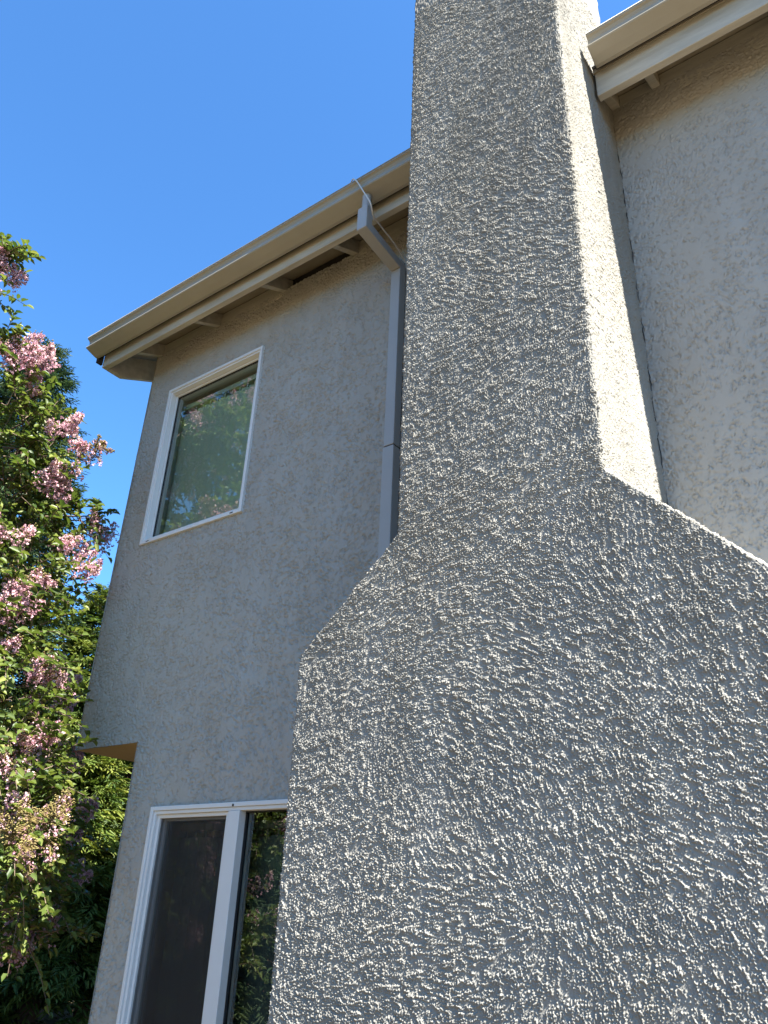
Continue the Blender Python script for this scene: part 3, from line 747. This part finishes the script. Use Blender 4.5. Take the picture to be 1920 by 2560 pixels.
CRAPE_FLOWERS = [(-4.28, 1.55, 5.19, 0.2, 0.0), (-4.29, 1.62, 5.15, 0.16, 0), (-4.36, 1.51, 5.27, 0.2, 0), (-4.41, 1.76, 4.75, 0.24, 0.1), (-4.39, 1.88, 4.8, 0.22, 0.1), (-4.34, 1.99, 4.81, 0.2, 0.25), (-4.46, 2.0, 4.72, 0.18, 0.1), (-4.34, 1.81, 4.64, 0.2, 0.1), (-4.43, 2.25, 4.39, 0.2, 0), (-4.48, 2.39, 4.4, 0.16, 0.05), (-4.48, 2.32, 4.13, 0.22, 0), (-4.49, 2.43, 4.13, 0.16, 0.1), (-4.45, 2.51, 4.34, 0.2, 0.75), (-4.45, 2.56, 4.4, 0.14, 0.85), (-4.65, 2.79, 3.93, 0.2, 0), (-4.66, 2.78, 3.78, 0.2, 0), (-4.81, 2.98, 4.0, 0.18, 0), (-4.49, 2.69, 3.58, 0.18, 0), (-4.55, 2.54, 3.66, 0.16, 0.1), (-4.44, 2.13, 3.55, 0.24, 0.05), (-4.43, 2.2, 3.21, 0.24, 0.15), (-4.44, 2.31, 3.2, 0.22, 0.1), (-4.46, 2.3, 3.3, 0.2, 0.3), (-4.5, 2.39, 3.39, 0.16, 0.3), (-4.48, 2.55, 2.85, 0.2, 0.3), (-4.45, 2.61, 2.81, 0.18, 0.3), (-4.42, 2.47, 2.79, 0.16, 0.4), (-4.52, 2.72, 2.76, 0.16, 0.5), (-4.24, 2.53, 2.39, 0.22, 0.2), (-4.27, 2.5, 2.35, 0.18, 0.3), (-4.3, 2.6, 2.46, 0.16, 0.4), (-4.02, 2.42, 1.9, 0.24, 0.9), (-3.96, 2.33, 1.85, 0.22, 0.92), (-4.08, 2.51, 1.94, 0.2, 0.85), (-4.2, 2.67, 2.07, 0.2, 0.85), (-4.07, 2.31, 2.02, 0.18, 0.4), (-3.98, 2.49, 1.85, 0.18, 0.5), (-5.1, 3.22, 2.5, 0.22, 0), (-5.06, 3.29, 2.46, 0.2, 0), (-5.04, 3.16, 2.41, 0.2, 0), (-5.02, 3.42, 2.13, 0.16, 0), (-4.98, 3.33, 1.95, 0.16, 0), (-5.07, 3.09, 3.03, 0.18, 0), (-5.04, 3.03, 2.81, 0.18, 0), (-5.05, 3.42, 1.76, 0.18, 0), (-5.0, 3.31, 1.5, 0.2, 0), (-4.91, 3.08, 1.41, 0.22, 0), (-4.96, 3.19, 1.46, 0.2, 0), (-4.84, 3.0, 1.37, 0.18, 0), (-4.46, 2.49, 2.56, 0.18, 0.4), (-4.34, 2.35, 2.37, 0.2, 0.3), (-4.5, 2.29, 2.85, 0.2, 0.2), (-4.24, 2.39, 2.2, 0.16, 0.3), (-4.56, 2.44, 4.0, 0.15, 0.05), (-4.47, 1.7, 4.71, 0.2, 0.1)]
CRAPE_REST = [(-5.81, -0.42, 3.91, 0.36), (-6.86, 1.52, 5.44, 0.33), (-6.75, 2.37, 4.79, 0.36), (-6.54, -0.43, 5.23, 0.44), (-7.12, 1.46, 3.13, 0.41), (-5.32, 0.02, 6.21, 0.39), (-6.47, 0.93, 2.25, 0.4), (-6.83, 2.3, 3.0, 0.38), (-6.45, 1.4, 2.54, 0.31), (-6.81, 0.97, 6.33, 0.44), (-5.37, -0.0, 4.56, 0.4), (-6.02, 1.19, 2.55, 0.36), (-7.41, 0.93, 4.51, 0.41), (-6.47, -0.68, 4.46, 0.31), (-5.26, 0.61, 3.61, 0.43), (-6.17, -0.42, 4.57, 0.44), (-4.98, 0.14, 4.2, 0.34), (-6.93, 1.25, 3.24, 0.39), (-5.81, -0.38, 3.97, 0.35), (-7.0, -0.24, 3.02, 0.34), (-7.41, 0.7, 5.28, 0.43), (-6.4, 2.22, 2.77, 0.39), (-6.43, 0.18, 5.48, 0.33), (-6.55, 1.93, 4.27, 0.41), (-6.04, -0.19, 3.97, 0.43), (-6.66, 1.94, 5.38, 0.38), (-5.51, 1.4, 5.96, 0.36), (-6.6, 1.77, 1.85, 0.43), (-6.9, 0.59, 5.23, 0.31), (-4.75, -0.01, 4.55, 0.31), (-7.15, 0.7, 5.54, 0.41), (-7.16, 1.35, 4.21, 0.42), (-7.12, 2.32, 4.09, 0.42), (-5.72, 1.21, 2.5, 0.37), (-5.53, 0.39, 2.19, 0.3), (-6.51, 1.03, 6.21, 0.41), (-6.12, 1.55, 5.91, 0.39), (-5.28, 1.16, 2.73, 0.31), (-5.03, -0.21, 3.73, 0.38), (-6.99, 0.03, 5.18, 0.29), (-6.99, 0.31, 2.9, 0.4), (-6.72, -0.32, 2.81, 0.38), (-5.29, 0.29, 3.4, 0.42), (-6.08, 2.14, 2.44, 0.43), (-7.59, 1.33, 5.65, 0.39), (-5.25, 0.28, 3.55, 0.33), (-6.55, 0.18, 6.24, 0.31), (-7.12, 1.75, 3.71, 0.34), (-7.31, 0.97, 4.73, 0.34), (-5.78, 1.62, 6.12, 0.32), (-4.85, 0.44, 3.84, 0.32), (-5.26, 1.71, 3.63, 0.37), (-6.54, 2.06, 5.34, 0.38), (-7.39, 1.01, 5.52, 0.38), (-5.58, -0.33, 4.29, 0.32), (-6.56, 1.09, 2.34, 0.3), (-7.45, 1.59, 5.77, 0.44), (-6.08, 0.47, 5.94, 0.43), (-7.22, 1.11, 2.87, 0.42), (-6.57, -0.12, 5.05, 0.32), (-4.89, 0.32, 5.73, 0.37), (-7.16, 0.79, 5.15, 0.33), (-6.19, 1.65, 2.1, 0.41), (-5.99, 1.54, 2.73, 0.36), (-5.9, 1.0, 1.9, 0.42), (-5.6, 0.5, 2.3, 0.4), (-6.4, 1.2, 1.6, 0.42), (-6.6, 0.4, 2.2, 0.42), (-5.9, 0.3, 1.4, 0.4), (-6.9, 1.1, 2.6, 0.42), (-5.6, 0.9, 2.8, 0.36), (-6.6, 1.2, 7.1, 0.4), (-6.0, 0.9, 7.3, 0.4), (-7.1, 0.8, 6.9, 0.42), (-6.4, 0.4, 7.5, 0.38), (-5.8, 1.1, 6.9, 0.36)]
#B1

crape_myrtle()
#C0
CONS = [
 # x, y, height, radius, material, label, seed, branches, start, density
 (-13.2, 6.05, 11.3, 2.4, 'cypress', "tallest dark conifer rising above the crape myrtle into the sky", 31, 300, 1.2, 1.0, 0.10),
 (-9.95, 7.35, 6.7, 1.35, 'cypress', "dark drooping conifer close behind the house corner, sky showing through it", 32, 190, .9, .75, 0.22),
 (-12.2, 8.0, 6.6, 1.8, 'redwood', "mid green conifer behind the dark drooping one", 33, 210, .9, 1.1, 0.05),
 (-9.75, 6.35, 4.3, 1.25, 'redwood', "bushy yellow green conifer under the overhang of the house", 34, 170, .75, 1.3, 0.0),
 (-10.7, 5.2, 3.3, 1.25, 'redwood', "low sunlit conifer in front of the bushy one at lower left", 35, 140, .6, 1.3, 0.0),
 (-12.6, 5.0, 5.0, 1.6, 'redwood', "conifer standing deep behind the crape myrtle at the left edge", 36, 170, .7, 1.1, 0.0),
]
for (x, y, h, rd, mm, lab, sd, nb, z0, dn, gp) in CONS:
    conifer(Vector((x, y, 0)), h, rd, lab, M[mm], sd, nb, z0, dn, gap=gp, name="conifer")
BACK = [(-16.5, 13.0, 6.5, 2.6), (-20.5, 12.0, 7.5, 2.8), (-24.5, 16.0, 8.5, 3.2), (-14.5, 17.0, 6.2, 2.6), (-18.5, 7.5, 6.0, 2.4)]
for i, (x, y, h, rd) in enumerate(BACK):
    conifer(Vector((x, y, 0)), h, rd, "dark tree of the thicket behind the conifers at lower left", M['cypress'], 50+i, 120, .2, 1.0, frond=.5, group="thicket trees at the back", name="thicket_tree")
YARD = [(-15.5, -4.5, 6.5, 2.2), (-12.5, -8.5, 7.0, 2.4), (-17.0, -10.0, 8.0, 2.6), (-9.5, -12.0, 6.5, 2.4), (-20.0, -2.0, 7.5, 2.6)]
for i, (x, y, h, rd) in enumerate(YARD):
    conifer(Vector((x, y, 0)), h, rd, "dark yard tree seen only as a reflection in the window glass", M['cypress'], 70+i, 110, .2, 1.0, frond=.5, group="yard trees mirrored in the windows", name="yard_tree")
SHRUBS = [(-9.2, -2.2, 4.2, 1.7), (-11.5, -3.8, 4.8, 1.8), (-8.0, -4.6, 4.4, 1.7), (-13.5, -2.0, 4.6, 1.7)]
for i, (x, y, h, rd) in enumerate(SHRUBS):
    conifer(Vector((x, y, 0)), h, rd, "low evergreen shrub mirrored dimly in the lower window", M['cypress'], 90+i, 110, .05, 1.0, frond=.45, group="evergreen shrubs mirrored in the lower window", name="evergreen_shrub", top=.35)
#C1

# litter of dry leaves under the trees
def litter():
    r = np.random.default_rng(5); n = 5000
    p = np.stack([r.uniform(-16, -4.8, n), r.uniform(1, 13, n), np.full(n, .045)], -1)
    d = unit(n, r); d[:, 2] *= .2; l = .04+.05*r.random(n)
    v, f, t = leaves_mesh(p, d, np.array([0, 0, 1.])+.3*r.normal(size=(n, 3)), l, l*.5, r.random(n))
    o = link("leaf_litter", mesh_from("leaf_litter", v, f, [M['dryleaf']], tint=t), kind='stuff', label="dry brown leaves scattered on the earth under the trees", cat="leaves")
litter()
